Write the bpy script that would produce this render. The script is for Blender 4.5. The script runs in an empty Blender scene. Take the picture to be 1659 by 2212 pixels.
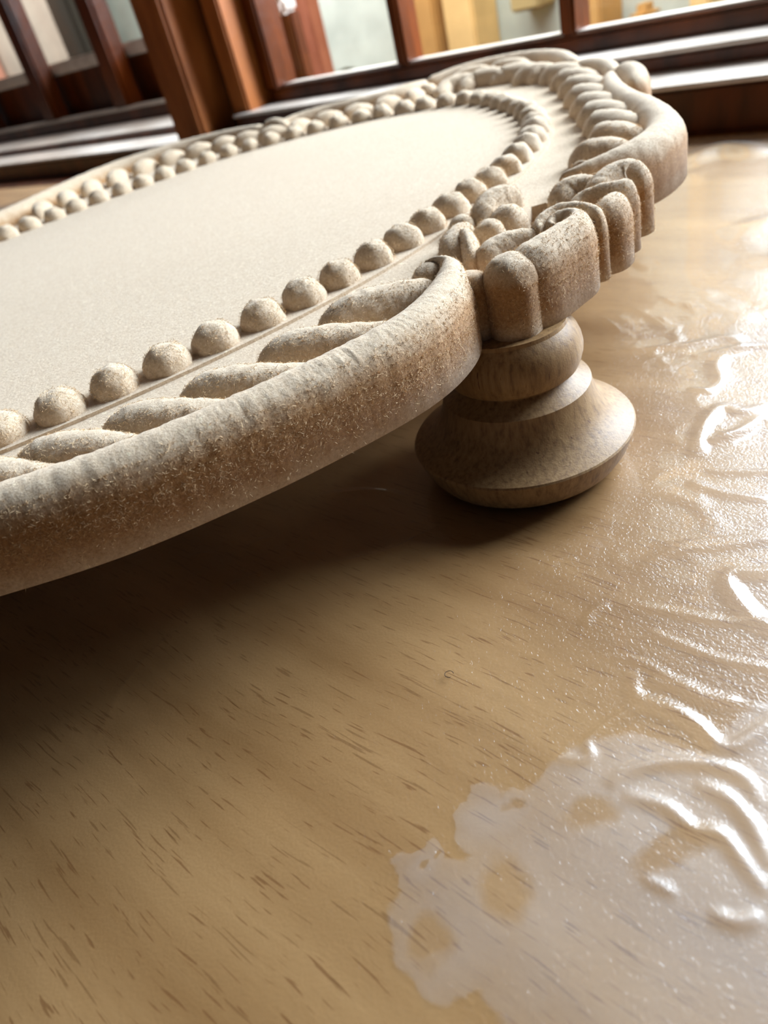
import bpy, bmesh, math, random
import numpy as np
from mathutils import Vector, Matrix, noise
from mathutils.geometry import tessellate_polygon

S = bpy.context.scene
COL = S.collection
random.seed(7)

# ------------------------------------------------------------------ camera
PITCH, ROLL, CAM_H = math.radians(35), math.radians(16), .105
cam_d = bpy.data.cameras.new('camera'); cam = bpy.data.objects.new('camera', cam_d); COL.objects.link(cam)
F = Vector((0, math.cos(PITCH), -math.sin(PITCH))); U = Vector((0, math.sin(PITCH), math.cos(PITCH))); X = Vector((1, 0, 0))
right = X*math.cos(ROLL) - U*math.sin(ROLL); up = X*math.sin(ROLL) + U*math.cos(ROLL)
cam.matrix_world = Matrix(((right.x, up.x, -F.x, 0), (right.y, up.y, -F.y, 0), (right.z, up.z, -F.z, CAM_H), (0, 0, 0, 1)))
cam_d.sensor_fit = 'VERTICAL'; cam_d.sensor_height = 24; cam_d.sensor_width = 18
cam_d.lens = 24*1600/2212
cam_d.clip_start = .005; cam_d.clip_end = 60
cam_d.dof.use_dof = True; cam_d.dof.focus_distance = .143; cam_d.dof.aperture_fstop = 13.5
S.camera = cam

# ------------------------------------------------------------------ world, light, exposure
wd = bpy.data.worlds.new('world'); S.world = wd; wd.use_nodes = True
bg = wd.node_tree.nodes['Background']; bg.inputs[0].default_value = (.80, .86, 1.0, 1); bg.inputs[1].default_value = .038
S.view_settings.view_transform = 'Standard'; S.view_settings.look = 'None'
S.view_settings.gamma = 1; S.view_settings.use_curve_mapping = False
S.view_settings.exposure = 0.0

# the window wall: s runs along it, q goes outdoors, z up
P0 = Vector((.214, .407, 0)); DW = Vector((-.65, .76, 0)).normalized(); NW = Vector((-.76, -.65, 0)).normalized()
def wp(s, q, z): return P0 + DW*s - NW*q + Vector((0, 0, z))

def area(name, loc, direction, sx, sy, power, color):
    l = bpy.data.lights.new(name, 'AREA'); l.shape = 'RECTANGLE'; l.size = sx; l.size_y = sy; l.energy = power; l.color = color
    o = bpy.data.objects.new(name, l); COL.objects.link(o); o.location = loc
    o.rotation_euler = Vector(direction).to_track_quat('-Z', 'Y').to_euler(); return o
area('window_daylight', wp(-.36, .55, .51), NW + Vector((0, 0, -.2)), .78, .50, 60, (.76, .88, 1.0))
area('window_daylight_left', wp(1.25, .62, .62), NW + Vector((0, 0, -.2)), 1.2, .45, 16, (.84, .92, 1.0))
area('yard_daylight', wp(1.2, .30, .95), -NW + Vector((0, 0, -.45)), 3.0, .5, 80, (1.0, .97, .92))

# ------------------------------------------------------------------ materials
def rgb(r, g, b):
    f = lambda c: (c/255/12.92) if c/255 <= .04045 else ((c/255+.055)/1.055)**2.4
    return (f(r), f(g), f(b), 1)
class NT:
    def __init__(s, name):
        s.m = bpy.data.materials.new(name); s.m.use_nodes = True; s.t = s.m.node_tree; s.t.nodes.clear()
        s.out = s.n('ShaderNodeOutputMaterial')
    def n(s, typ, **k):
        o = s.t.nodes.new(typ)
        for a, v in k.items():
            if isinstance(a, str) and a.startswith('i_'): o.inputs[a[2:].replace('_', ' ')].default_value = v
            else: setattr(o, a, v)
        return o
    def l(s, a, b): s.t.links.new(a, b)
    def math(s, op, a, b=None, clamp=False):
        o = s.n('ShaderNodeMath', operation=op); o.use_clamp = clamp
        for i, v in enumerate((a, b)):
            if v is None: continue
            if hasattr(v, 'links'): s.l(v, o.inputs[i])
            else: o.inputs[i].default_value = v
        return o.outputs[0]
    def ramp(s, fac, stops, interp='LINEAR'):
        o = s.n('ShaderNodeValToRGB'); o.color_ramp.interpolation = interp
        e = o.color_ramp.elements
        while len(e) < len(stops): e.new(.5)
        for i, (p, c) in enumerate(stops): e[i].position = p; e[i].color = c
        s.l(fac, o.inputs[0]); return o.outputs[0]
    def mix(s, fac, a, b, blend='MIX'):
        o = s.n('ShaderNodeMix', data_type='RGBA', blend_type=blend)
        for i, v in ((0, fac), (6, a), (7, b)):
            if hasattr(v, 'links'): s.l(v, o.inputs[i])
            else: o.inputs[i].default_value = v
        return o.outputs[2]
    def noise(s, vec, scale, detail=4, rough=.55, dist=0):
        o = s.n('ShaderNodeTexNoise'); o.inputs['Scale'].default_value = scale; o.inputs['Detail'].default_value = detail
        o.inputs['Roughness'].default_value = rough; o.inputs['Distortion'].default_value = dist
        if vec is not None: s.l(vec, o.inputs['Vector'])
        return o.outputs['Fac']
    def mapping(s, vec, scale=(1, 1, 1), rot=(0, 0, 0), loc=(0, 0, 0)):
        o = s.n('ShaderNodeMapping'); o.inputs['Scale'].default_value = scale; o.inputs['Rotation'].default_value = rot; o.inputs['Location'].default_value = loc
        s.l(vec, o.inputs['Vector']); return o.outputs[0]
    def bump(s, h, strength, dist, normal=None):
        o = s.n('ShaderNodeBump'); o.inputs['Strength'].default_value = strength; o.inputs['Distance'].default_value = dist
        s.l(h, o.inputs['Height'])
        if normal is not None: s.l(normal, o.inputs['Normal'])
        return o.outputs[0]
    def pbr(s, color, rough=.6, normal=None, spec=.5):
        o = s.n('ShaderNodeBsdfPrincipled')
        if hasattr(color, 'links'): s.l(color, o.inputs['Base Color'])
        else: o.inputs['Base Color'].default_value = color
        if hasattr(rough, 'links'): s.l(rough, o.inputs['Roughness'])
        else: o.inputs['Roughness'].default_value = rough
        o.inputs['Specular IOR Level'].default_value = spec
        if normal is not None: s.l(normal, o.inputs['Normal'])
        s.l(o.outputs[0], s.out.inputs[0]); return o
    def pos(s): return s.n('ShaderNodeNewGeometry').outputs['Position']

def mat_fibreboard(edge=False):
    t = NT('fibreboard_edge' if edge else 'fibreboard'); p = t.pos()
    fine = t.noise(p, 1500, 5, .7); fib = t.noise(t.mapping(p, (1, 1, 2.0)), 3800, 3, .7, 1.5); mid = t.noise(p, 160, 4, .6)
    c = t.ramp(fine, [(.25, rgb(180, 150, 118)), (.5, rgb(214, 191, 162)), (.75, rgb(236, 219, 196))])
    c = t.mix(t.math('MULTIPLY', mid, .3), c, rgb(196, 164, 132))
    flk = t.noise(p, 900, 2, .5)
    c = t.mix(t.ramp(flk, [(.66, (0, 0, 0, 1)), (.74, (1, 1, 1, 1))]), c, rgb(240, 222, 190))
    if edge:      # the routed edge shows the coarse brown core between two pale skins
        sx = t.n('ShaderNodeSeparateXYZ'); t.l(p, sx.inputs[0])
        z = t.math('ADD', sx.outputs[2], t.math('MULTIPLY', t.math('SUBTRACT', t.noise(p, 220, 4), .5), .006))
        zz = t.math('MULTIPLY', t.math('SUBTRACT', z, .036), 1/.019, True)
        core = t.ramp(zz, [(.10, (.25, .25, .25, 1)), (.30, (.9, .9, .9, 1)), (.62, (1, 1, 1, 1)), (.86, (0, 0, 0, 1))])
        c = t.mix(t.math('MULTIPLY', core, .95), c, t.ramp(fine, [(.3, rgb(142, 96, 52)), (.6, rgb(178, 132, 80)), (.8, rgb(226, 186, 132))]))
    b = t.bump(fib, .55, .00025); b = t.bump(fine, .5, .0005, b)
    o = t.pbr(c, .85, b, .2)
    o.inputs['Sheen Weight'].default_value = .25; o.inputs['Sheen Roughness'].default_value = .5
    return t.m
def mat_turned():
    t = NT('turned_wood'); tc = t.n('ShaderNodeTexCoord').outputs['Object']
    st = t.noise(t.mapping(tc, (1, 1, .10)), 900, 4, .6); big = t.noise(tc, 70, 3, .5); fz = t.noise(tc, 2500, 3, .6)
    c = t.ramp(st, [(.3, rgb(110, 80, 48)), (.5, rgb(150, 116, 74)), (.75, rgb(174, 140, 94))])
    c = t.mix(t.math('MULTIPLY', big, .5), c, rgb(118, 88, 60))
    pore = t.noise(t.mapping(tc, (1, 1, .13)), 1300, 1, .5)
    c = t.mix(t.ramp(pore, [(.73, (0, 0, 0, 1)), (.78, (1, 1, 1, 1))]), c, rgb(100, 66, 42))
    t.pbr(c, .5, t.bump(fz, .25, .0002), .35); return t.m
def mat_table():
    t = NT('beech_laminate')
    p = t.mapping(t.pos(), (1, 1, 1), (0, 0, -math.atan2(DW.y, DW.x)))     # x along the grain
    w = t.n('ShaderNodeVectorMath', operation='ADD')
    wob = t.n('ShaderNodeTexNoise'); wob.inputs['Scale'].default_value = 22; t.l(p, wob.inputs['Vector'])
    sc = t.n('ShaderNodeVectorMath', operation='SCALE'); sc.inputs['Scale'].default_value = .006; t.l(wob.outputs['Color'], sc.inputs[0])
    t.l(p, w.inputs[0]); t.l(sc.outputs[0], w.inputs[1]); pw = w.outputs[0]
    band = t.noise(t.mapping(pw, (.12, 1, 1)), 60, 3, .5)
    c = t.ramp(band, [(.3, rgb(142, 105, 64)), (.7, rgb(178, 140, 94))])
    fine = t.noise(t.mapping(pw, (.06, 1, 1)), 900, 3, .6)
    c = t.mix(t.math('MULTIPLY', fine, .4), c, rgb(138, 98, 52))
    # short dark pores: stretched noise, thresholded
    d1 = t.noise(t.mapping(pw, (.065, 1, 1)), 2000, 1, .4)
    m1 = t.ramp(d1, [(.66, (0, 0, 0, 1)), (.72, (1, 1, 1, 1))])
    c = t.mix(t.math('MULTIPLY', m1, .6), c, rgb(112, 70, 34))
    d2 = t.noise(t.mapping(pw, (.055, 1, 1), (0, 0, 0), (3, 5, 1)), 1500, 1, .4)
    m2 = t.ramp(d2, [(.68, (0, 0, 0, 1)), (.72, (1, 1, 1, 1))])
    c = t.mix(t.math('MULTIPLY', m2, .45), c, rgb(104, 66, 30))
    t.pbr(c, .45, t.bump(t.noise(p, 1800, 2, .5), .15, .0002), .35); return t.m
def mat_window_wood(name='varnished_wood', a=(52, 20, 1), b=(110, 50, 9), rough=.3):
    t = NT(name); p = t.pos(); n = t.noise(t.mapping(p, (1, 1, .25)), 40, 4, .6)
    t.pbr(t.ramp(n, [(.3, rgb(*a)), (.7, rgb(*b))]), rough, t.bump(t.noise(p, 90, 3), .15, .002), .35); return t.m
def mat_plain(name, col, rough=.7, spec=.4, var=.12, scale=12):
    t = NT(name); n = t.noise(t.pos(), scale, 3)
    c = rgb(*col); dk = tuple(x*(1-var*2) for x in c[:3]) + (1,)
    t.pbr(t.ramp(n, [(.3, dk), (.7, c)]), rough, None, spec); return t.m
def mat_glass():
    t = NT('window_glass'); lw = t.n('ShaderNodeLayerWeight')
    fac = t.math('ADD', t.math('MULTIPLY', t.math('POWER', lw.outputs['Facing'], 5.0), .85), .06)
    tr = t.n('ShaderNodeBsdfTransparent'); gl = t.n('ShaderNodeBsdfGlossy'); gl.inputs['Roughness'].default_value = .03
    mx = t.n('ShaderNodeMixShader'); t.l(fac, mx.inputs[0]); t.l(tr.outputs[0], mx.inputs[1]); t.l(gl.outputs[0], mx.inputs[2])
    t.l(mx.outputs[0], t.out.inputs[0]); return t.m

# places where the film has an air gap beneath it (milky) or touches the table (clear)
HAZE = [(.030, .036, .034, .030), (.010, .048, .017, .017), (.022, .060, .016, .0125), (.045, .050, .020, .016), (-.005, .050, .011, .0095), (.0035, .0635, .0070, .0060), (-.0095, .0590, .0050, .0045), (.055, .056, .022, .014)]
CLEAR = [(.0022, .0525, .0042, .0060, 1.0), (.0068, .0650, .0014, .0015, 1.0), (-.0088, .0598, .0011, .0013, 1.0), (.0170, .0605, .0065, .0030, .8), (-.0062, .0602, .0012, .0007, 1.0), (.0260, .0520, .0080, .0028, .8), (.0068, .0690, .0013, .0020, .8), (-.010, .049, .004, .004, .7)]
def mat_film():
    t = NT('clear_plastic_film'); p = t.pos()
    vor = t.n('ShaderNodeTexVoronoi', feature='SMOOTH_F1'); vor.inputs['Scale'].default_value = 1500; t.l(p, vor.inputs['Vector'])
    emb = t.noise(p, 1150, 1, .4, 1.2)
    h = t.math('ADD', t.math('MULTIPLY', vor.outputs['Distance'], .3), emb)
    b = t.bump(h, .62, .00024)
    lw = t.n('ShaderNodeLayerWeight'); lw.inputs['Blend'].default_value = .5; t.l(b, lw.inputs['Normal'])
    fac = t.math('ADD', t.math('MULTIPLY', t.math('POWER', lw.outputs['Facing'], 4.0), .65), .062, True)
    tr = t.n('ShaderNodeBsdfTransparent'); tr.inputs[0].default_value = (.97, .97, .97, 1)
    ga = t.n('ShaderNodeBsdfGlossy'); ga.inputs['Roughness'].default_value = .29; t.l(b, ga.inputs['Normal'])      # embossed underside
    gb = t.n('ShaderNodeBsdfGlossy'); gb.inputs['Roughness'].default_value = .03                                     # smooth top
    gl = t.n('ShaderNodeMixShader'); gl.inputs[0].default_value = .38; t.l(ga.outputs[0], gl.inputs[1]); t.l(gb.outputs[0], gl.inputs[2])
    m1 = t.n('ShaderNodeMixShader'); t.l(fac, m1.inputs[0]); t.l(tr.outputs[0], m1.inputs[1]); t.l(gl.outputs[0], m1.inputs[2])
    # air-gap patches; their window sheen is painted partly as blue-grey diffuse colour
    dn = t.n('ShaderNodeTexNoise'); dn.inputs['Scale'].default_value = 120; dn.inputs['Detail'].default_value = 4; t.l(p, dn.inputs['Vector'])
    off = t.n('ShaderNodeVectorMath', operation='MULTIPLY_ADD'); t.l(dn.outputs['Color'], off.inputs[0])
    off.inputs[1].default_value = (.008, .008, 0); off.inputs[2].default_value = (-.004, -.004, 0)
    ad = t.n('ShaderNodeVectorMath', operation='ADD'); t.l(p, ad.inputs[0]); t.l(off.outputs[0], ad.inputs[1])
    def blobs(lst):
        acc = None
        for e in lst:
            mp = t.mapping(ad.outputs[0], (1/e[2], 1/e[3], 0), (0, 0, 0), (-e[0]/e[2], -e[1]/e[3], 0))
            ln = t.n('ShaderNodeVectorMath', operation='LENGTH'); t.l(mp, ln.inputs[0])
            v = t.math('SUBTRACT', 1.0, ln.outputs['Value'])
            acc = v if acc is None else t.math('MAXIMUM', acc, v)
        return acc
    hz = t.ramp(t.math('ADD', blobs(HAZE), t.math('MULTIPLY', t.math('SUBTRACT', t.noise(p, 90, 4), .5), .12)), [(.0, (0, 0, 0, 1)), (.06, (.55, .55, .55, 1)), (.5, (.8, .8, .8, 1)), (1, (.9, .9, .9, 1))])
    cl = t.ramp(blobs(CLEAR), [(.0, (0, 0, 0, 1)), (.5, (1, 1, 1, 1))])
    msk = t.math('MULTIPLY', hz, t.math('SUBTRACT', 1.0, t.math('MULTIPLY', cl, .8)))
    df = t.n('ShaderNodeBsdfGlossy'); df.inputs['Roughness'].default_value = .55; df.inputs[0].default_value = (1, 1, 1, 1)
    dd = t.n('ShaderNodeBsdfDiffuse'); dd.inputs[0].default_value = (.72, .75, .80, 1)
    m0 = t.n('ShaderNodeMixShader'); m0.inputs[0].default_value = .5; t.l(df.outputs[0], m0.inputs[1]); t.l(dd.outputs[0], m0.inputs[2])
    m2 = t.n('ShaderNodeMixShader'); t.l(t.math('MULTIPLY', msk, t.math('ADD', .09, t.math('MULTIPLY', t.noise(p, 60, 3), .12))), m2.inputs[0]); t.l(m1.outputs[0], m2.inputs[1]); t.l(m0.outputs[0], m2.inputs[2])
    t.l(m2.outputs[0], t.out.inputs[0]); return t.m

M = dict(mdf=mat_fibreboard(), edge=mat_fibreboard(True), turned=mat_turned(), table=mat_table(), glass=mat_glass(), film=mat_film(),
         wood=mat_window_wood(), sill=mat_window_wood('sky_sheen_sill_wood', (190, 176, 164), (222, 212, 202), .35),  # sill: sky reflected on the ledges, painted in as a pale wood colour
         post=mat_window_wood('orange_wood', (126, 66, 18), (184, 108, 52), .4),
         plaster=mat_plain('pale_plaster', (206, 220, 214)), cream=mat_plain('cream_paint', (240, 205, 140)),
         ochre=mat_plain('ochre_paint', (205, 160, 95)), grey=mat_plain('grey_plaster', (186, 176, 162)),
         pink=mat_plain('pink_paint', (205, 150, 130)), tan=mat_plain('tan_stone', (180, 160, 110)), dark=mat_plain('dark_paint_and_shade', (40, 34, 22)),
         floor=mat_plain('floor_tile', (150, 130, 110)), leaf=mat_plain('dusty_green', (120, 130, 84)),
         fibre=mat_plain('loose_fibre', (224, 192, 150), .8), hair=mat_plain('dark_hair', (50, 32, 20)), chip=mat_plain('brown_shaving', (140, 84, 50)))

# ------------------------------------------------------------------ helpers
def tag(o, label=None, cat=None, group=None, kind=None):
    if label: o['label'] = label
    if cat: o['category'] = cat
    if group: o['group'] = group
    if kind: o['kind'] = kind
    return o
def empty(name, loc=(0, 0, 0)):
    o = bpy.data.objects.new(name, None); COL.objects.link(o); o.location = loc; o.empty_display_size = .02; return o
def mesh(name, verts, faces, mat, parent=None, smooth=True):
    me = bpy.data.meshes.new(name); me.from_pydata([tuple(v) for v in verts], [], faces); me.materials.append(mat)
    if smooth: me.polygons.foreach_set('use_smooth', [True]*len(me.polygons))
    me.update(); o = bpy.data.objects.new(name, me); COL.objects.link(o)
    if parent:
        o.parent = parent; lo = parent.location
        P = parent
        while P.parent: P = P.parent; lo = lo + P.location
        me.transform(Matrix.Translation(-lo))
    return o
def fixn(o):
    bm = bmesh.new(); bm.from_mesh(o.data); bmesh.ops.recalc_face_normals(bm, faces=bm.faces); bm.to_mesh(o.data); bm.free(); return o
def wbox(name, s0, s1, q0, q1, z0, z1, mat, parent=None, bev=.002):
    """box in the frame of the window wall"""
    bm = bmesh.new()
    vs = [bm.verts.new(wp(s, q, z)) for s in (s0, s1) for q in (q0, q1) for z in (z0, z1)]
    for f in ((0, 1, 3, 2), (4, 6, 7, 5), (0, 4, 5, 1), (2, 3, 7, 6), (0, 2, 6, 4), (1, 5, 7, 3)): bm.faces.new([vs[i] for i in f])
    bmesh.ops.recalc_face_normals(bm, faces=bm.faces)
    if bev: bmesh.ops.bevel(bm, geom=list(bm.edges), offset=bev, segments=2, affect='EDGES')
    me = bpy.data.meshes.new(name); bm.to_mesh(me); bm.free(); me.materials.append(mat)
    o = bpy.data.objects.new(name, me); COL.objects.link(o)
    if parent: o.parent = parent; me.transform(Matrix.Translation(-parent.location))
    return o

def spline(pts, vals, step):
    """Catmull-Rom through 2-D points (mm) with per-point values; returns samples (x,y,vals...)"""
    P = np.array([list(p) + list(v) for p, v in zip(pts, vals)], float)
    n = len(P); out = []
    for i in range(n-1):
        a, b, c, d = P[max(i-1, 0)], P[i], P[i+1], P[min(i+2, n-1)]
        k = max(2, int(np.hypot(*(c-b)[:2])/step))
        for j in range(k):
            t = j/k
            out.append(.5*((2*b)+(-a+c)*t+(2*a-5*b+4*c-d)*t*t+(-a+3*b-3*c+d)*t**3))
    out.append(P[-1]); return np.array(out)
ZB, ZF = 37.0, 46.2          # underside and carved floor of the tray, in mm
TRAY = {}
def moulding(name, pts, w, top, parent, shoulder=46.0, bottom=None, step=.8, rnd=(1, 1), power=.75, na=16, rough=.10, lean=0, ripple=None, label=None):
    """rounded bar carved along a plan path: half-width w, crest height top, straight sides down to bottom (all mm)"""
    n = len(pts)
    w = list(w) if hasattr(w, '__len__') else [w]*n
    top = list(top) if hasattr(top, '__len__') else [top]*n
    A = spline(pts, [(a, b) for a, b in zip(w, top)], step)
    bottom = 43.0 if bottom is None else bottom
    L = np.concatenate([[0], np.cumsum(np.hypot(*np.diff(A[:, :2], axis=0).T))])
    V = []; m = len(A)
    T = np.gradient(A[:, :2], axis=0); T /= np.maximum(np.hypot(T[:, 0], T[:, 1]), 1e-9)[:, None]
    for i in range(m):
        x, y, ww, tp = A[i]; ww = max(ww, .3)
        f = 1.0
        w0 = max(A[0, 2], 1.0)*1.3; w1 = max(A[-1, 2], 1.0)*1.3
        if rnd[0] and L[i] < w0: f = math.sqrt(max(0, 1-(1-L[i]/w0)**2))
        if rnd[1] and L[-1]-L[i] < w1: f = min(f, math.sqrt(max(0, 1-(1-(L[-1]-L[i])/w1)**2)))
        f = max(f, .03); ww *= f; hh = (tp-shoulder)*(.35+.65*f)
        nx, ny = -T[i, 1], T[i, 0]
        V.append((x+nx*ww, y+ny*ww, bottom))
        for a in range(na+1):
            t = math.pi*a/na; c = math.cos(t); z = shoulder+hh*(math.sin(t)**power)
            c2 = c + lean*(1-c*c)
            px, py = x+nx*ww*c2, y+ny*ww*c2
            if rough:
                d = noise.noise(Vector((px*.45, py*.45, z*.45)))*rough*1.6 + noise.noise(Vector((px*1.6, py*1.6, z*1.6)))*rough
                px += nx*c*d; py += ny*c*d; z += d*math.sin(t)
            if ripple and ripple[0] < L[i] < ripple[1]:
                e = math.sin(math.pi*(L[i]-ripple[0])/(ripple[1]-ripple[0]))
                z += .16*e*math.sin(L[i]*4.4+c*3)*max(0, math.sin(t))*(1 if -c > .1 else .3)
            V.append((px, py, z))
        V.append((x-nx*ww, y-ny*ww, bottom))
    k = na+3; Fc = []
    for i in range(m-1):
        for j in range(k):
            a, b = i*k+j, i*k+(j+1) % k
            Fc.append((a, b, b+k, a+k))
    Fc.append(tuple(range(k-1, -1, -1))); Fc.append(tuple((m-1)*k+j for j in range(k)))
    o = mesh(name, np.array(V)*.001, Fc, M['edge' if bottom < 40 else 'mdf'], parent); fixn(o)
    if label: o['label'] = label
    return o
def dome(name, cx, cy, r, h, z0, parent, sx=1, sy=1, rot=0, rough=.12, seg=24, rings=9, skirt=3):
    V = []; Fc = []
    for i in range(rings):
        a = math.pi/2*i/rings
        for j in range(seg):
            t = 2*math.pi*j/seg; rr = r*math.cos(a)**.85
            px, py, pz = rr*math.cos(t)*sx, rr*math.sin(t)*sy, h*math.sin(a)
            d = 1+noise.noise(Vector((px*.35+cx, py*.35+cy, pz*.35)))*rough*.6
            px, py, pz = px*d, py*d, pz*d
            V.append((cx+px*math.cos(rot)-py*math.sin(rot), cy+px*math.sin(rot)+py*math.cos(rot), z0+pz))
    V.append((cx, cy, z0+h))
    for j in range(seg): V.append((V[j][0], V[j][1], z0-skirt))
    for i in range(rings-1):
        for j in range(seg):
            a, b = i*seg+j, i*seg+(j+1) % seg; Fc.append((a, b, b+seg, a+seg))
    top = rings*seg
    for j in range(seg): Fc.append(((rings-1)*seg+j, (rings-1)*seg+(j+1) % seg, top))
    for j in range(seg): Fc.append((top+1+j, top+1+(j+1) % seg, (j+1) % seg, j))
    return mesh(name, np.array(V)*.001, Fc, M['edge' if skirt > 4 else 'mdf'], parent)
def lathe(name, prof, mat, loc, parent=None, seg=72):
    V = []; Fc = []
    for r, z in prof:
        for j in range(seg):
            t = 2*math.pi*j/seg; V.append((r*math.cos(t)*.001+loc[0], r*math.sin(t)*.001+loc[1], z*.001+loc[2]))
    for i in range(len(prof)-1):
        for j in range(seg):
            a, b = i*seg+j, i*seg+(j+1) % seg; Fc.append((a, b, b+seg, a+seg))
    Fc.append(tuple(range(seg-1, -1, -1))); Fc.append(tuple((len(prof)-1)*seg+j for j in range(seg)))
    o = mesh(name, V, Fc, mat, parent); o.data.set_sharp_from_angle(angle=math.radians(24)); return o

# ------------------------------------------------------------------ room shell
def slab(name, x0, x1, y0, y1, z0, z1, mat, parent=None, bev=.002):
    bm = bmesh.new(); bmesh.ops.create_cube(bm, size=1)
    for v in bm.verts: v.co = Vector((x0+(v.co.x+.5)*(x1-x0), y0+(v.co.y+.5)*(y1-y0), z0+(v.co.z+.5)*(z1-z0)))
    bmesh.ops.bevel(bm, geom=list(bm.edges), offset=bev, segments=2, affect='EDGES')
    me = bpy.data.meshes.new(name); bm.to_mesh(me); bm.free(); me.materials.append(mat)
    o = bpy.data.objects.new(name, me); COL.objects.link(o)
    if parent: o.parent = parent
    return o
FLZ = -.75
fl = wbox('floor', -2.0, 2.6, -2.2, .1, FLZ-.05, FLZ, M['floor'], bev=0); tag(fl, 'plain brown floor below the table', kind='structure')
wl = wbox('wall_back', -2.0, 2.6, .0, .30, FLZ, 0.0, M['wood'], bev=0); tag(wl, 'dark wooden wall beneath the windows', kind='structure')
lt = wbox('wall_back_lintel', -2.0, 2.6, .03, .25, 1.55, 2.0, M['wood'], bev=0); tag(lt, 'dark wooden beam over the windows', kind='structure'); lt.name = 'trim_3'

# right-hand window: stepped sill boards, sash, panes
w1 = empty('window_1', wp(0, 0, 0)); tag(w1, 'brown wooden sash window with pale panes behind the tray', kind='structure')
wbox('skirting_board', -1.6, .44, 0, .045, 0, .0225, M['wood'], w1)
wbox('sill_board', -1.6, .44, -.002, .045, .0222, .0245, M['sill'], w1, .001)
wbox('sill_board', -1.6, .425, .042, .080, .0240, .0330, M['wood'], w1)
wbox('sill_board', -1.6, .425, .038, .080, .0328, .0350, M['sill'], w1, .001)
wbox('bottom_rail', -1.6, .41, .075, .10, .0345, .0455, M['wood'], w1)
wbox('pane_bead', -1.6, .395, .080, .096, .0450, .0472, M['sill'], w1, .001)
wbox('top_rail', -1.6, .41, .075, .10, 1.50, 1.56, M['wood'], w1)
wbox('middle_rail', -1.6, .41, .077, .098, .62, .64, M['wood'], w1)
wbox('middle_rail', -1.6, .41, .077, .098, 1.04, 1.06, M['wood'], w1)
wbox('stile', .395, .412, .072, .10, .045, 1.5, M['wood'], w1)
ms = [.2535, .113] + [.113-.1405*k for k in range(1, 12)]
for s in ms: wbox('mullion', s-.0055, s+.0055, .076, .099, .0455, 1.5, M['wood'], w1)
edges = [.395] + ms
for i in range(len(edges)-1):
    wbox('pane', edges[i+1]+.0055, edges[i]-(.0055 if i else 0), .0865, .0885, .0455, 1.5, M['glass'], w1, 0)
# posts between the two windows
t1 = empty('trim_1', wp(.46, 0, 0)); tag(t1, 'orange-brown wooden post standing left of the window', kind='structure')
wbox('post', .449, .492, .02, .068, 0, 1.55, M['post'], t1, .003)
wbox('groove', .425, .45, .06, .075, 0, 1.55, M['dark'], t1, 0)  # dark strip painting the shade in the gap between post and jamb
t2 = empty('trim_2', wp(.42, 0, 0)); tag(t2, 'narrow wooden jamb beside the sash', kind='structure')
wbox('jamb', .411, .434, .048, .10, .0, 1.55, M['post'], t2, .002)
# left-hand window, set deeper
w2 = empty('window_2', wp(.9, .1, 0)); tag(w2, 'darker barred window left of the wooden post', kind='structure')
wbox('skirting_board', .49, 2.6, .030, .085, 0, .0185, M['wood'], w2)
wbox('sill_board', .49, 2.6, .028, .085, .0180, .0205, M['sill'], w2, .001)
wbox('sill_board', .49, 2.6, .080, .165, .018, .0262, M['wood'], w2)
wbox('sill_board', .49, 2.6, .084, .165, .0250, .0275, M['sill'], w2, .001)
wbox('bottom_rail', .49, 2.6, .165, .185, .02, .0415, M['wood'], w2)
wbox('bottom_rail_lip', .49, 2.6, .160, .180, .0410, .0440, M['sill'], w2, .001)
wbox('panel', .49, 2.6, .20, .215, .03, .095, M['wood'], w2)
wbox('cross_rail', .49, 2.6, .192, .215, .094, .109, M['sill'], w2, .004)
wbox('top_rail', .49, 2.6, .165, .215, 1.5, 1.56, M['wood'], w2)
for s in (.79+.012, 1.0, 1.215, 1.43, 1.65, 1.9, 2.15): wbox('bar', s-.017, s+.019, .166, .192, .04, 1.5, M['post' if False else 'wood'], w2, .004)
wbox('pane', .49, 2.6, .204, .207, .109, 1.5, M['glass'], w2, 0)

# ------------------------------------------------------------------ outdoors, seen through the panes
yw = wbox('building_wall', -2.5, 4.5, .96, 1.06, -.8, 1.3, M['plaster'], bev=0); tag(yw, 'pale green-white outside wall seen through the window panes', 'wall')
for s0, s1, mt, lb in ((.834, .899, 'ochre', 'ochre outside column left of the cream column'), (.747, .813, 'cream', 'bright cream outside column in the middle pane'),
                       (.504, .549, 'ochre', 'ochre outside column at the left of the right pane'), (.331, .362, 'cream', 'thin cream outside column near the right edge')):
    c = wbox('column', s0, s1, .88, .96, -.8, 1.3, M[mt], bev=.004); tag(c, lb, 'column', 'columns of the building outside')
bk = wbox('wall_box', .625, .683, .90, .96, -.003, .16, M['tan'], bev=.004); tag(bk, 'tan square box fixed to the outside wall in the middle pane', 'box')
kb = wbox('wall_lamp', .435, .475, .91, .96, -.055, -.028, M['ochre'], bev=.012); tag(kb, 'small brown round fitting low on the outside wall', 'fitting')
sh = wbox('shutter', .868, 1.16, .60, .63, -.5, .42, mat_window_wood('red_brown_shutter', (140, 78, 56), (186, 118, 92), .4), bev=.002); tag(sh, 'red-brown wooden shutter board standing behind the left pane', 'shutter')
bu = empty('bush', wp(1.07, .86, -.8)); tag(bu, 'blurred yellow-green bush outside behind the left pane', 'bush')
V = []; Fc = []
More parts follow.
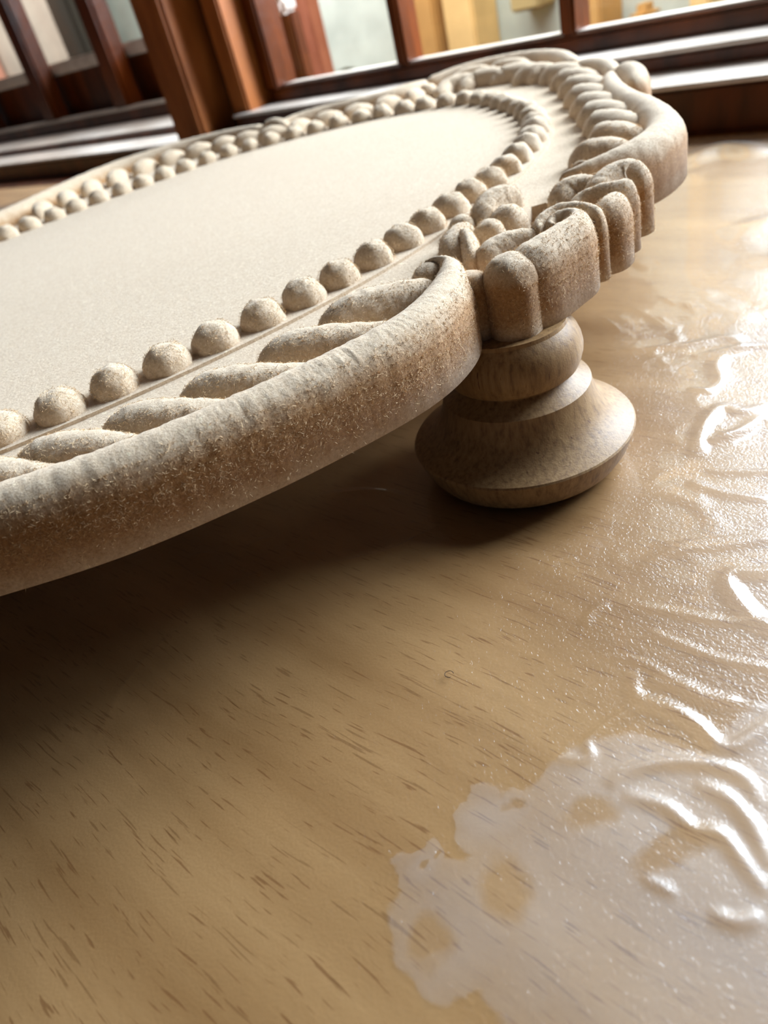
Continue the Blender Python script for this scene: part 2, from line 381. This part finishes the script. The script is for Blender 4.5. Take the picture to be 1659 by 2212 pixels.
for i in range(260):
    a = random.random()*6.28; rr = math.sqrt(random.random()); zz = random.random()
    c = wp(1.06+rr*math.cos(a)*.075, .86+rr*math.sin(a)*.05, -.45+zz*.46*(1-rr*.35)); d = Vector((random.gauss(0, 1), random.gauss(0, 1), random.gauss(0, 1))).normalized()
    e = d.cross(Vector((.3, .5, 1))).normalized(); b0 = len(V)
    V += [c-d*.02, c+e*.009, c+d*.02, c-e*.009]; Fc.append((b0, b0+1, b0+2, b0+3))
tag(mesh('foliage', V, Fc, M['leaf'], bu), kind='stuff')
V = [wp(1.055+dx, .86+dy, z) for z in (-.8, -.3) for dx, dy in ((.008, .008), (-.008, .008), (-.008, -.008), (.008, -.008))]
mesh('stem', V, [(0, 1, 5, 4), (1, 2, 6, 5), (2, 3, 7, 6), (3, 0, 4, 7), (4, 5, 6, 7)], M['dark'], bu)
gw = wbox('grey_screen', 1.805, 3.6, .75, .78, -.8, 1.3, M['grey'], bev=.003); tag(gw, 'beige-grey screen wall outside behind the barred window', 'wall')
pk = wbox('pink_door', 2.28, 2.6, .72, .745, -.8, 1.3, M['pink'], bev=.003); tag(pk, 'pink panel at the far left behind the barred window', 'panel')
dk = wbox('downpipe', 1.71, 1.80, .68, .73, -.8, 1.3, M['dark'], bev=.01); tag(dk, 'dark pipe at the right end of the beige-grey screen wall', 'pipe')
gy = wbox('yard_ground', -2.5, 4.5, .3, 1.3, -.86, -.8, M['tan'], bev=0); tag(gy, 'sandy yard ground outside', 'ground'); gy['kind'] = 'structure'; gy.name = 'floor_outside'
del gy['category']

# ------------------------------------------------------------------ table
tb = empty('table', wp(-.2, -.4, FLZ)); tag(tb, 'long beech-patterned table with short dark grain marks under clear film', 'table')
wbox('tabletop', -1.0, 1.9, -.78, -.002, -.028, 0, M['table'], tb, .002)
for s in (-.92, 1.82):
    for q in (-.72, -.07): wbox('leg', s-.025, s+.025, q-.025, q+.025, FLZ, -.027, M['wood'], tb, .003)

# ------------------------------------------------------------------ clear film lying on the table, with creases
def lines(lo, hi, fa, fb, fine, coarse):
    a = list(np.arange(lo, fa, coarse)) + list(np.arange(fa, fb, fine)) + list(np.arange(fb, hi, coarse)); return np.array(a)
xs = lines(-.70, .50, -.075, .125, .0006, .004); ys = lines(-.02, .90, .028, .200, .0006, .004)
GX, GY = np.meshgrid(xs, ys, indexing='ij')
H = np.zeros_like(GX)
def seg_ridge(pts, width, height, ends=True):
    """ridge of gaussian profile along a plan polyline (mm)"""
    global H
    A = spline([(p[0], p[1]) for p in pts], [(0,)]*len(pts), 1.0)[:, :2]*.001
    lo, hi = A.min(0)-width*.004, A.max(0)+width*.004
    I = np.where((xs > lo[0]) & (xs < hi[0]))[0]; J = np.where((ys > lo[1]) & (ys < hi[1]))[0]
    if not len(I) or not len(J): return
    sx, sy = GX[np.ix_(I, J)], GY[np.ix_(I, J)]
    best = np.full(sx.shape, 1e9); tt = np.zeros(sx.shape)
    for k in range(len(A)-1):
        d = A[k+1]-A[k]; L2 = max(d@d, 1e-12)
        u = np.clip(((sx-A[k, 0])*d[0]+(sy-A[k, 1])*d[1])/L2, 0, 1)
        dist = np.hypot(sx-A[k, 0]-u*d[0], sy-A[k, 1]-u*d[1])
        mm = dist < best; best[mm] = dist[mm]; tt[mm] = (k+u[mm])/(len(A)-1)
    env = np.clip(np.sin(np.pi*tt), 0, 1)**.6 if ends else 1
    rip = 1 + (.10*np.cos(best*2*np.pi/.0011) if .5 < height < 1.0 else 0)
    H[np.ix_(I, J)] += height*.001*np.exp(-(best/(width*.001))**2)*env*rip
def vnoise(scale, seed, octs=3):
    rs = np.random.RandomState(seed); out = np.zeros_like(GX); amp = 1
    for o in range(octs):
        g = rs.rand(64, 64); f = 2**o/scale
        u = GX*f; v = GY*f; iu = np.floor(u).astype(int); iv = np.floor(v).astype(int); fu = u-iu; fv = v-iv
        fu = fu*fu*(3-2*fu); fv = fv*fv*(3-2*fv)
        a = g[iu % 64, iv % 64]; b = g[(iu+1) % 64, iv % 64]; c = g[iu % 64, (iv+1) % 64]; d = g[(iu+1) % 64, (iv+1) % 64]
        out += amp*((a*(1-fu)+b*fu)*(1-fv)+(c*(1-fu)+d*fu)*fv-.5); amp *= .5
    return out
def sstep(a, b, x): t = np.clip((x-a)/(b-a), 0, 1); return t*t*(3-2*t)
PXCREASE = 0
CREASES = [
    # (plan points in mm, width, height)
    ([(-84, 98), (-79, 99), (-73, 100)], .8, .30), ([(-66, 101), (-63.5, 108), (-61.5, 115), (-57, 122), (-50, 128.5)], .8, .40),
    ([(-41, 136), (-36.5, 138.5), (-31, 140)], .8, .45), ([(-18, 136), (-10, 134.5), (-1, 134), (11, 137)], .9, .6), ([(-3.4, 130.6), (3.3, 134.6), (11, 137.5)], .7, .6),
    ([(-38, 149), (-32, 152), (-28, 152)], .9, .5), ([(-29, 148), (-23, 143), (-16, 138)], .8, .5), ([(-16, 165), (-2, 160), (10, 150)], 1.6, .8), ([(-51, 154), (-47, 153.5), (-43, 152)], 1, .5),
    ([(2, 143), (8, 141), (14, 144)], 1.2, .6),
    ([(45, 106), (53, 108), (61.5, 106), (72, 104), (84, 103)], 1.5, .55), ([(51, 111), (62, 108), (72, 105.5)], 1.2, .4),
    ([(84, 92), (68, 95), (60, 98), (57.5, 93), (58.5, 84), (66, 74)], 2.2, .9),
    ([(38, 99), (46, 93), (52, 88), (59, 84), (70, 76)], 1.1, .5), ([(40, 90.5), (44, 85), (48, 80), (54, 75.5), (62, 70)], 1.0, .5),
    ([(29, 88), (35, 85), (39, 79), (44, 73), (50, 68)], .9, .35),
    ([(34, 83), (32, 77.5), (35.6, 74), (38, 69.6), (39, 65.6), (41, 64), (48, 66), (56, 69)], 1.7, .85), ([(35, 80), (39, 77), (42, 73), (46, 71)], 1.8, .6),
    ([(13, 70), (15, 71), (19, 69), (21, 69.5), (21, 71.6), (27, 74.5), (32, 75), (36, 72)], 1.0, .6),
    ([(21, 63.5), (25, 65), (31, 64.5), (37, 62), (40, 58.5), (39.5, 54)], 1.5, .8), ([(22.5, 61.5), (27.5, 58), (29.5, 53.5), (32.5, 52), (33.5, 46), (34, 43)], 1.4, .8),
    ([(33, 60), (36, 57), (37, 52), (36, 46)], 1.6, .7), ([(20, 49.5), (23.3, 46)], .8, .5), ([(26, 43), (28.5, 41), (32, 41)], 1.3, .6),
    ([(30, 96), (33.5, 99), (36.5, 98.8)], 1.0, .6), ([(29.5, 113), (32, 115.5), (36, 114)], .7, .4),
    ([(73, 136), (80, 146), (88, 152), (90.5, 148), (98, 148)], 2.5, 1.0), ([(78, 140), (86, 140.5), (93, 144)], 2.0, .9), ([(67, 128), (71, 121), (78, 115)], 1.6, .8), ([(72, 130), (80, 125), (90, 121)], 1.6, .7),
    ([(180, 358), (206, 365), (212, 338)], 8, 3.5), ([(150, 262), (170, 258), (190, 240)], 6, 2.0), ([(140, 225), (165, 222), (190, 205)], 6, 1.8), ([(109, 212), (113, 211)], 1.5, .7), ([(86, 165), (90, 159)], 1.5, .6), ([(112, 256), (120, 257)], 2.5, 1), ([(78, 215), (96, 210), (114, 199)], 2.5, .8), ([(95, 180), (112, 176), (126, 165)], 2.5, .9)]
for pts, wd_, ht in CREASES: seg_ridge(pts, wd_*(.72 if wd_ < 3 else 1), ht*(.85 if wd_ < 3 else 1))
rm = sstep(.030, .065, GX + .25*(GY-.12)) * (1-sstep(.36, .40, GX*.76+GY*.65))
gate = sstep(-.05, .25, vnoise(.055, 5, 2))
H += rm*gate*(.0005*np.abs(vnoise(.022, 3, 3)) + .0004*(vnoise(.034, 8, 2)))
H += .00025*rm*vnoise(.05, 11, 2)
H += rm*sstep(-.1, .3, vnoise(.04, 21, 2))*.0008*np.clip(1-3.2*np.abs(vnoise(.026, 31, 2)), 0, 1)**2
H += rm*sstep(0, .3, vnoise(.03, 41, 2))*.0004*np.clip(1-4*np.abs(vnoise(.013, 51, 2)), 0, 1)**2
foot_xy = [(.0382, .1552), (.112, .395), (-.150, .205), (-.105, .400)]
for fx, fy in foot_xy: H *= sstep(.026, .040, np.hypot(GX-fx, GY-fy))
H = np.maximum(H, 0) + .00035
keep = ((GX-P0.x)*NW.x + (GY-P0.y)*NW.y > .006) & ((GX-P0.x)*NW.x + (GY-P0.y)*NW.y < .77)
nx_, ny_ = GX.shape
V = np.stack([GX, GY, H], -1).reshape(-1, 3)
idx = np.arange(nx_*ny_).reshape(nx_, ny_)
q4 = np.stack([idx[:-1, :-1], idx[1:, :-1], idx[1:, 1:], idx[:-1, 1:]], -1)
q4 = q4[keep[:-1, :-1] & keep[1:, 1:] & keep[1:, :-1] & keep[:-1, 1:]].reshape(-1, 4)
used = np.zeros(len(V), bool); used[q4.ravel()] = True; remap = np.cumsum(used)-1
me = bpy.data.meshes.new('plastic_sheet'); V = V[used]; q4 = remap[q4]
me.vertices.add(len(V)); me.vertices.foreach_set('co', V.astype(np.float32).ravel())
me.loops.add(q4.size); me.loops.foreach_set('vertex_index', q4.ravel().astype(np.int32))
me.polygons.add(len(q4)); me.polygons.foreach_set('loop_start', (np.arange(len(q4))*4).astype(np.int32)); me.polygons.foreach_set('loop_total', np.full(len(q4), 4, np.int32))
me.update(calc_edges=True); me.validate(); me.polygons.foreach_set('use_smooth', [True]*len(me.polygons)); me.materials.append(M['film'])
film = bpy.data.objects.new('plastic_sheet', me); COL.objects.link(film)
tag(film, 'clear embossed plastic sheet covering the table, creased and shiny on the right', 'plastic sheet')

# ------------------------------------------------------------------ the carved footed tray
tray = empty('carved_tray', (-.03, .29, 0)); tag(tray, 'unfinished oval fibreboard tray carved with beads, leaves and scrolls on turned feet', 'tray')
BEADS = [(x*1.0566, y*1.0566) for x, y in [(-67.4,139),(-56.4,142.6),(-44.8,147),(-33.2,151.9),(-22,157.4),(-10.6,163.7),(-.1,170.4),(9.9,177.4),(19.6,185.2),(29.1,194),(38,203.4),(46.5,211.9),(54.7,220.5),(62.4,230),(69.6,240.2),(76.4,251.3),(82.4,264),(87.6,277.3),(91.4,291),(93.6,309),(94,330),(92.6,350),(88.5,366),(82,378),(72,388),(60,397),(48,404),(35,409),(20,412.5),(5,415),(-10,416),(-25,415.5),(-39,412.5),(-52,407),(-64,401),(-78,394),(-92,387),(-106,377.5),(-120,368.5),(-140,350),(-158,325),(-172,295),(-180,262),(-179,230),(-170,200),(-155,174),(-134,154),(-110,142),(-88,137.5)]]
BEAD_STEP, BEAD_PHASE = 12.2, 0.0
SLAB = [(-66,111),(-43,112.5),(-19,118.8),(2.5,127),(13.5,133.5),(21.5,141.5),(27,149),(32,152),(37,150),(46,154),(56,160),(62,163),(70,170),(76,178),(82,190),(93,209),(103,217),(110,226.5),(115,240),(119,258),(122,280),(127,303),(133,315),(139,325),(143,345),(144,366),(144,385),(147,412),(144,440),(134,458),(121,467),(105,471),(88,470),(78,460),(64,457),(46,463),(31,469),(14,470),(0,466),(-24,486),(-54,497),(-94,489),(-121,458),(-140,425),(-168,390),(-195,345),(-212,290),(-214,240),(-200,190),(-172,148),(-135,122),(-100,112)]
HOLE = [(55,183),(59,185),(61,189),(63,195),(65.5,199),(65,203),(61,203),(57,196)]
OUTER = [
 dict(name='rim_moulding', pts=[(-150,131),(-120,117),(-92,111.5),(-66,110.6),(-43,112.2),(-19,118.6),(2.5,127.2),(13.5,133.7),(21,141.5),(25.5,149),(28,156),(28.5,161),(26.5,165),(23.5,166.5)], w=[6.2]*8+[6,5.2,4,2.6,1.5,.8], top=[53.6]*10+[53.6,53.2,52.6,51.5], ripple=(105,195), step=.6),
 dict(name='scroll', pts=[(38.0,149.8),(42.2,151.3),(46.5,153.2),(52,156.8),(57,160.4),(59.5,164.2),(58.5,168),(55.5,168.6),(53.8,166.4),(55,164.4),(57,164.8)], w=[5.9,5.8,5.5,5.0,4.5,3.6,2.8,2.3,2,1.7,1.3], top=[53.8,54,54.2,54.3,54.2,54,53.8,53.4,52.8,52.2,52.4], step=.4),
 dict(name='scroll', pts=[(50.5,164.5),(52,168.8),(56,171.8),(60.5,171),(63.2,167),(64,162)], w=[2,3,3.3,3.3,3.2,2.6], top=[51.5,53,54,54.2,53.8,53.4], step=.4),
 dict(name='scroll', pts=[(62,177),(66,179.5),(70,178.5),(74,177),(76.5,177.5),(78,180)], w=[2,3,3.6,3.6,3.2,2.6], top=[51.5,53,54,54.2,54,53], step=.4),
 dict(name='scroll', pts=[(64,166.5),(69,170),(74,175.5)], w=[4,4.6,4], top=[52.6,53.2,53.2], step=.4),
 dict(name='leaf_lobe', pts=[(70,181),(74,186),(79,188.5),(82.5,187),(83.5,183)], w=[3.5,5.5,6.3,6.2,5], top=[52.5,54.2,55.2,55.4,54.5], step=.4),
 dict(name='rim_moulding', pts=[(70.5,208),(77,206.5),(86,207),(94,210),(102.5,217),(109.5,226.5),(114.5,240),(118.5,258),(121.5,280),(127,303),(133,320),(138,330)], w=[1.8,3,4.6,5.6,6.2,6.6,6.6,6.4,6,5.5,4.5,3], top=[51,52.5,53.6]+[54.2]*7+[54,53], step=.8),
 dict(name='scroll', pts=[(134,300),(139,311),(142,322),(141.5,334)], w=[4,6,6.5,5], top=[52,55,55.5,54]),
 dict(name='rim_moulding', pts=[(139,330),(144,348),(144,366),(141,378)], w=[4,5.5,5.5,4], top=[53,54.5,54.5,53]),
 dict(name='rim_moulding', pts=[(142,380),(147,412),(144.5,438),(135,456),(121,466),(105,470),(88,469)], w=[5,6,6,6,6,5.5,4.5], top=[54,55,55,55,55,54.5,53]),
 dict(name='rim_moulding', pts=[(90,467),(78,460),(64,457.5),(46,463),(31,469),(14,470),(2,464)], w=[4,5.5,5.5,5.5,5.5,5,3.5], top=[53,54.2,54.2,54.2,54.2,54,53]),
 dict(name='scroll', pts=[(8,455),(2,464),(-6,472)], w=[4,5.5,4], top=[53,55.5,54]),
 dict(name='rim_moulding', pts=[(-4,467),(-24,485),(-54,497),(-94,489),(-121,460),(-140,428),(-168,390),(-195,345),(-212,290),(-214,240),(-200,190),(-172,148),(-145,128)], w=6, top=54, step=2),
]
INNER = [
 ('leaf', [(-3,153.5),(4,155.5),(12,156.5),(20,157.5),(25,158)], [3.5,5,5.2,4.2,2], [49.5,52.2,52.4,51.4,50]),
 ('leaf', [(-17,143),(-10,143.8),(-2,142.8),(6,141.5),(13,141)], [3.5,5,5.2,4.2,2], [49.5,52.4,52.4,51.2,50]),
 ('leaf', [(-33,134.5),(-26,135.5),(-18,133.8),(-10,131.8),(-3,130.6)], [3.5,5.2,5.3,4.2,2], [49.5,52.4,52.4,51.2,50]),
 ('leaf', [(-48,128.5),(-41,130),(-33,128),(-25,125.5),(-18,124)], [3.5,5.2,5.3,4.2,2], [49.5,52.4,52.4,51.2,50]),
 ('leaf', [(-64,125),(-57,127),(-49,124.8),(-41,121.5),(-35,119.5)], [3.5,5.2,5.3,4.2,2], [49.5,52.4,52.4,51.2,50]),
 ('leaf', [(-80,124),(-73,126),(-65,123.5),(-57,120),(-51,118)], [3.5,5.2,5.3,4.2,2], [49.5,52.4,52.4,51.2,50]),
 ('leaf', [(-97,125),(-89,127),(-81,124.5),(-73,121),(-67,118)], [3.5,5.2,5.3,4.2,2], [49.5,52.4,52.4,51.2,50]),
 ('scroll_leaf', [(36.5,163),(40,167),(44.5,168.3),(49.5,167.5),(53,165.5)], [2.8,4,4.2,3.2,2], [50.5,52,52.4,52,50.5], .4),
 ('scroll_leaf', [(33,173),(34.2,180),(37.2,186),(41.5,189)], [3,4.2,4,2], [49.5,51.8,52,50.8], .4),
 ('scroll_leaf', [(37.5,184),(37.2,178),(36,171),(34.8,164.5)], [2,2.6,2.2,1.5], [51.6,52.4,51.8,50], .4),
 ('scroll_leaf', [(44.5,195.5),(49.5,203),(55,206),(59.5,205)], [3.5,4.6,4.6,2.4], [50.5,53,53,51.5], .4),
 ('scroll_leaf', [(63.5,187),(66.5,192),(70.5,192.8),(73.8,188.5),(74.8,182)], [3,4.5,4.6,3.8,2.6], [50.5,53.2,53.6,53,51.8], .4),
 ('scroll', [(76,213),(79,213.5),(80,210),(77,208.5)], [1.6,1.8,1.6,1.2], [51,51.6,51.4,50.5], .4),
 ('leaf', [(81,226),(86,227),(92,223.5),(97,218)], [4,6.2,6,4], [49.5,53,53,51]),
 ('leaf', [(93,246),(97,244),(101,236),(103.5,227)], [4,6.5,6.5,4], [49.5,53.2,53.2,51]),
 ('leaf', [(99,263),(103,262),(107.5,253),(109.5,242)], [4,6.5,6.5,4], [49.5,53.2,53.2,51]),
 ('leaf', [(104,281),(108,280),(112.5,270),(114,258)], [4,6.5,6.5,4], [49.5,53.2,53.2,51]),
 ('leaf', [(108,299),(112.5,298),(117,288),(118,276)], [4,6.5,6.5,4], [49.5,53.2,53.2,51]),
 ('leaf', [(113,319),(118,318),(122,308),(123,296)], [4,6.5,6.5,4], [49.5,53.2,53.2,51]),
 ('leaf', [(119,340),(124,340),(129,329),(130,316)], [4,6.5,6.5,4], [49.5,53.4,53.4,51]),
 ('leaf', [(124,362),(129,363),(134,351),(135,338)], [4,6.5,6.5,4], [49.5,53.4,53.4,51]),
 ('leaf', [(127,384),(133,386),(138,374),(139,362)], [4,6.5,6.5,4], [49.5,53.4,53.4,51]),
 ('leaf', [(120,404),(127,407),(134,397),(136,386)], [4,6.5,6.5,4], [49.5,53.4,53.4,51]),
 ('leaf', [(114,424),(122,428),(131,418),(133,406)], [4,7,7,4], [49.5,53.4,53.4,51]),
 ('leaf', [(100,432),(109,440),(119,432),(121,420)], [4,6,6,4], [49.5,53.4,53.4,51]),
 ('leaf', [(88,436),(96,446),(107,444),(112,434)], [4,5.5,5.5,4], [49.5,53,53,51]),
 ('leaf', [(118,448),(126,452),(134,442),(136,430)], [4,6,6,4], [49.5,53.6,53.6,51]),
 ('leaf', [(98,456),(108,462),(118,458),(122,450)], [3,5,5,3], [49.5,53.4,53.4,51]),
]
# gadroon leaves on the far side, between the beads and the rim
FD = [(84,447),(70,443),(54,446),(38,451),(22,456),(6,452),(-8,461),(-22,468),(-36,473),(-52,476),(-68,474),(-84,468),(-98,456),(-110,444),(-120,430),(-130,414)]
for i in range(len(FD)-1):
    a, b = FD[i], FD[i+1]; dx, dy = b[0]-a[0], b[1]-a[1]; L = math.hypot(dx, dy); nx, ny = dy/L, -dx/L
    INNER.append(('leaf', [(a[0]-nx*-6, a[1]-ny*-6), (a[0]+dx*.5, a[1]+dy*.5), (b[0]-nx*5, b[1]-ny*5)], [3.5, 5.4, 3], [49.8, 53.2, 51.4], 1.2))
FD = [(-139,402),(-152,383),(-164,364),(-174,345),(-183,326),(-190,306),(-194,285),(-196,264),(-196,243),(-192,223),(-184,203),(-173,184),(-160,167),(-145,152),(-128,141),(-110,132)]
for i in range(len(FD)-1):
    a, b = FD[i], FD[i+1]; dx, dy = b[0]-a[0], b[1]-a[1]; L = math.hypot(dx, dy); nx, ny = dy/L, -dx/L
    INNER.append(('leaf', [(a[0]-nx*-6, a[1]-ny*-6), (a[0]+dx*.5, a[1]+dy*.5), (b[0]-nx*5, b[1]-ny*5)], [3.5, 5.4, 3], [49.8, 53.0, 51.4], 1.2))
KNOBS = [(25.2,164.5,5.4,5.8),(44,184,4.5,5.6),(50.4,189.6,5.5,6.2),(40.5,198,4,4.6),(86,452,6,6.5),(130,398,6,6.5),(-2,456,5,6)]
FIB = 4.0
outer = [p for seg in OUTER for p in seg['pts']]
poly = [Vector((x, y, 0)) for x, y in SLAB]
def extrude_poly(name, polys, z0, z1, parent, label=None):
    tris = tessellate_polygon([[Vector((x, y, 0)) for x, y in p] for p in polys])
    flat = [p for q in polys for p in q]; n = len(flat)
    V = [(x, y, z1) for x, y in flat]+[(x, y, z0) for x, y in flat]
    Fc = [tuple(t) for t in tris]+[tuple(i+n for i in reversed(t)) for t in tris]
    b = 0
    for p in polys:
        for i in range(len(p)): a, c = b+i, b+(i+1) % len(p); Fc.append((a, c, c+n, a+n))
        b += len(p)
    o = mesh(name, np.array(V)*.001, Fc, M['mdf'], parent, smooth=False); fixn(o)
    return o
bs = spline(BEADS+[BEADS[0]], [(0,)]*(len(BEADS)+1), 1.0)[:, :2]
extrude_poly('base_board', [SLAB, HOLE], ZB, ZF, tray)
# raised oval field inside the groove line
T = np.roll(bs, -1, 0)-np.roll(bs, 1, 0); T /= np.hypot(*T.T)[:, None]
ov = bs[::3] + 6.6*np.stack([T[::3, 1], -T[::3, 0]], 1)
extrude_poly('oval_field', [ov.tolist()], ZF-2, ZF+.75, tray)
# beads at even spacing round the oval
Lb = np.concatenate([[0], np.cumsum(np.hypot(*np.diff(bs, axis=0).T))]); nb = int(round(Lb[-1]/BEAD_STEP))
proto = None
for k in range(nb):
    d = Lb[-1]*k/nb + BEAD_PHASE; d %= Lb[-1]; j = int(np.searchsorted(Lb, d)) % len(bs)
    bx_, by_ = bs[j]
    if proto is None or k < 0:
        proto = dome('bead', 0, 0, 5.55, 5.6, 0, None, rough=.14, seg=28, rings=9); b = proto
    else:
        b = proto.copy(); COL.objects.link(b)
    b.parent = tray; b.location = Vector((bx_*.001, by_*.001, (ZF+.6)*.001))-tray.location
    b.rotation_euler = (0, 0, random.random()*6.28); s = random.uniform(.94, 1.03); b.scale = (s, s, random.uniform(.92, 1.03))
for d in OUTER: moulding(d['name'], d['pts'], d['w'], d['top'], tray, bottom=ZB, step=d.get('step', 1.0), rnd=d.get('rnd', (1, 1)), power=d.get('power', .95), shoulder=d.get('shoulder', 46), ripple=d.get('ripple'), rough=d.get('rough', .12))
for d in INNER: moulding(d[0], d[1], d[2], d[3], tray, step=d[4] if len(d) > 4 else .6, rough=.14)
for x, y, r, h in KNOBS: dome('round_knob', x, y, r, h, ZF-.2, tray)
dome('scroll_end', 38.9, 150.1, 6.0, 6.5, 47.2, tray, seg=40, rings=14, skirt=47.2-ZB)
dome('scroll_end', 31.2, 153.0, 4.2, 4.2, 47.2, tray, seg=32, rings=10, skirt=47.2-ZB)
# turned feet
FOOT = [(17.5, .45), (21.0, .9), (23.4, 2.3), (25.0, 4.8), (25.9, 7.2), (26.7, 9.7), (26.4, 10.1), (24.8, 10.8), (23.2, 11.7), (21.5, 13.0), (20.0, 14.6), (18.9, 16.4), (18.1, 18.2), (17.6, 20.0), (17.4, 21.4),
        (14.2, 23.3), (13.2, 24.2), (13.8, 24.8), (14.9, 25.5), (15.6, 27.0), (16.1, 28.8), (16.2, 30.2), (15.9, 32.0), (15.2, 33.8), (14.2, 35.2), (13.4, 36.2), (13.2, 37.05)]
for fx, fy in foot_xy: lathe('foot', FOOT, M['turned'], (fx, fy, 0), tray)
# loose fibres on the carved edges
dg = bpy.context.evaluated_depsgraph_get()
V = []; Fc = []; rs = random.Random(3)
def fibres(o, count, test):
    me = o.data; lo = o.parent.location if o.parent else Vector()
    base = tray.location + (o.location if o is not tray else Vector())
    ps = [p for p in me.polygons if test(base+p.center, p.normal)]
    if not ps: return
    wts = [p.area for p in ps]
    for p in rs.choices(ps, wts, k=count):
        vs = [base+me.vertices[i].co for i in p.vertices[:4]]
        a = vs[0].lerp(vs[1], rs.random()).lerp(vs[-1], rs.random()*.9); n = p.normal
        t = Vector((rs.gauss(0, 1), rs.gauss(0, 1), rs.gauss(0, .8))); t = (t-n*t.dot(n)).normalized()
        L = rs.uniform(.0003, .0011)*(1.6 if rs.random() < .1 else 1); wdt = rs.uniform(.00002, .000045)
        d1 = (t+n*rs.uniform(.2, 1.0)).normalized(); d2 = (t*.8+n*rs.uniform(-.6, .5)+Vector((rs.gauss(0, .4), rs.gauss(0, .4), rs.gauss(0, .4)))).normalized()
        p0 = a-n*.00005; p1 = p0+d1*L*.5; p2 = p1+d2*L*.5; e = d1.cross(Vector((rs.gauss(0, 1), rs.gauss(0, 1), rs.gauss(0, 1)))).normalized()*wdt
        b = len(V); V.extend([p0-e, p0+e, p1+e, p1-e, p2]); Fc.extend([(b, b+1, b+2, b+3), (b+3, b+2, b+4)])
for o in list(tray.children):
    if o.name.startswith('base') or o.name.startswith('oval') or o.name.startswith('foot'): continue
    c = sum((o.data.vertices[i].co for i in range(0, len(o.data.vertices), 17)), Vector())/max(1, len(range(0, len(o.data.vertices), 17)))
    c = c+tray.location+o.location
    if c.y > .25 or c.x < -.11: continue
    ar = sum(p.area for p in o.data.polygons); rim_ = o.name.startswith('rim'); n_ = int(min(26000, ar*1e6*FIB*(.8 if rim_ else 1)))
    fibres(o, n_, lambda q, n, lim=(.7 if rim_ else .95): n.z < lim and q.y < .24 and q.x > -.085 and n.z > -.3 and q.z > .0385)
fb = mesh('loose_fibres', V, Fc, M['fibre'], tray, smooth=False); fb['kind'] = 'stuff'; fb['label'] = 'fine pale wood fuzz on the carved edges'

# small bits lying about
def curl(name, c, r, turns, th, mat, label, cat, sq=1.0):
    pts = [Vector((c[0]+r*(1-.35*i/20)*math.cos(turns*6.28*i/20)*sq, c[1]+r*(1-.2*i/20)*math.sin(turns*6.28*i/20), c[2]+th+r*.10*math.sin(i*.5)**2)) for i in range(21)]
    V = []; Fc = []
    for i, p in enumerate(pts):
        t = (pts[min(i+1, 20)]-pts[max(i-1, 0)]).normalized(); e = t.cross(Vector((0, 0, 1))).normalized(); u = e.cross(t)
        for j in range(5): V.append(p+(e*math.cos(j*1.2566)+u*math.sin(j*1.2566))*th)
    for i in range(20):
        for j in range(5): a, b = i*5+j, i*5+(j+1) % 5; Fc.append((a, b, b+5, a+5))
    Fc += [tuple(range(4, -1, -1)), tuple(100+j for j in range(5))]
    o = mesh(name, V, Fc, mat); tag(o, label, cat); return o
curl('hair', (.0032, .0932, .0006), .0009, .8, .00006, M['hair'], 'tiny dark curled hair on the table film in front of the tray', 'hair')
curl('wood_shaving', (.0945, .2165, .0512), .0014, .55, .0004, M['chip'], 'small brown curled wood shaving caught beside the lobe of the rim', 'shaving', .5)
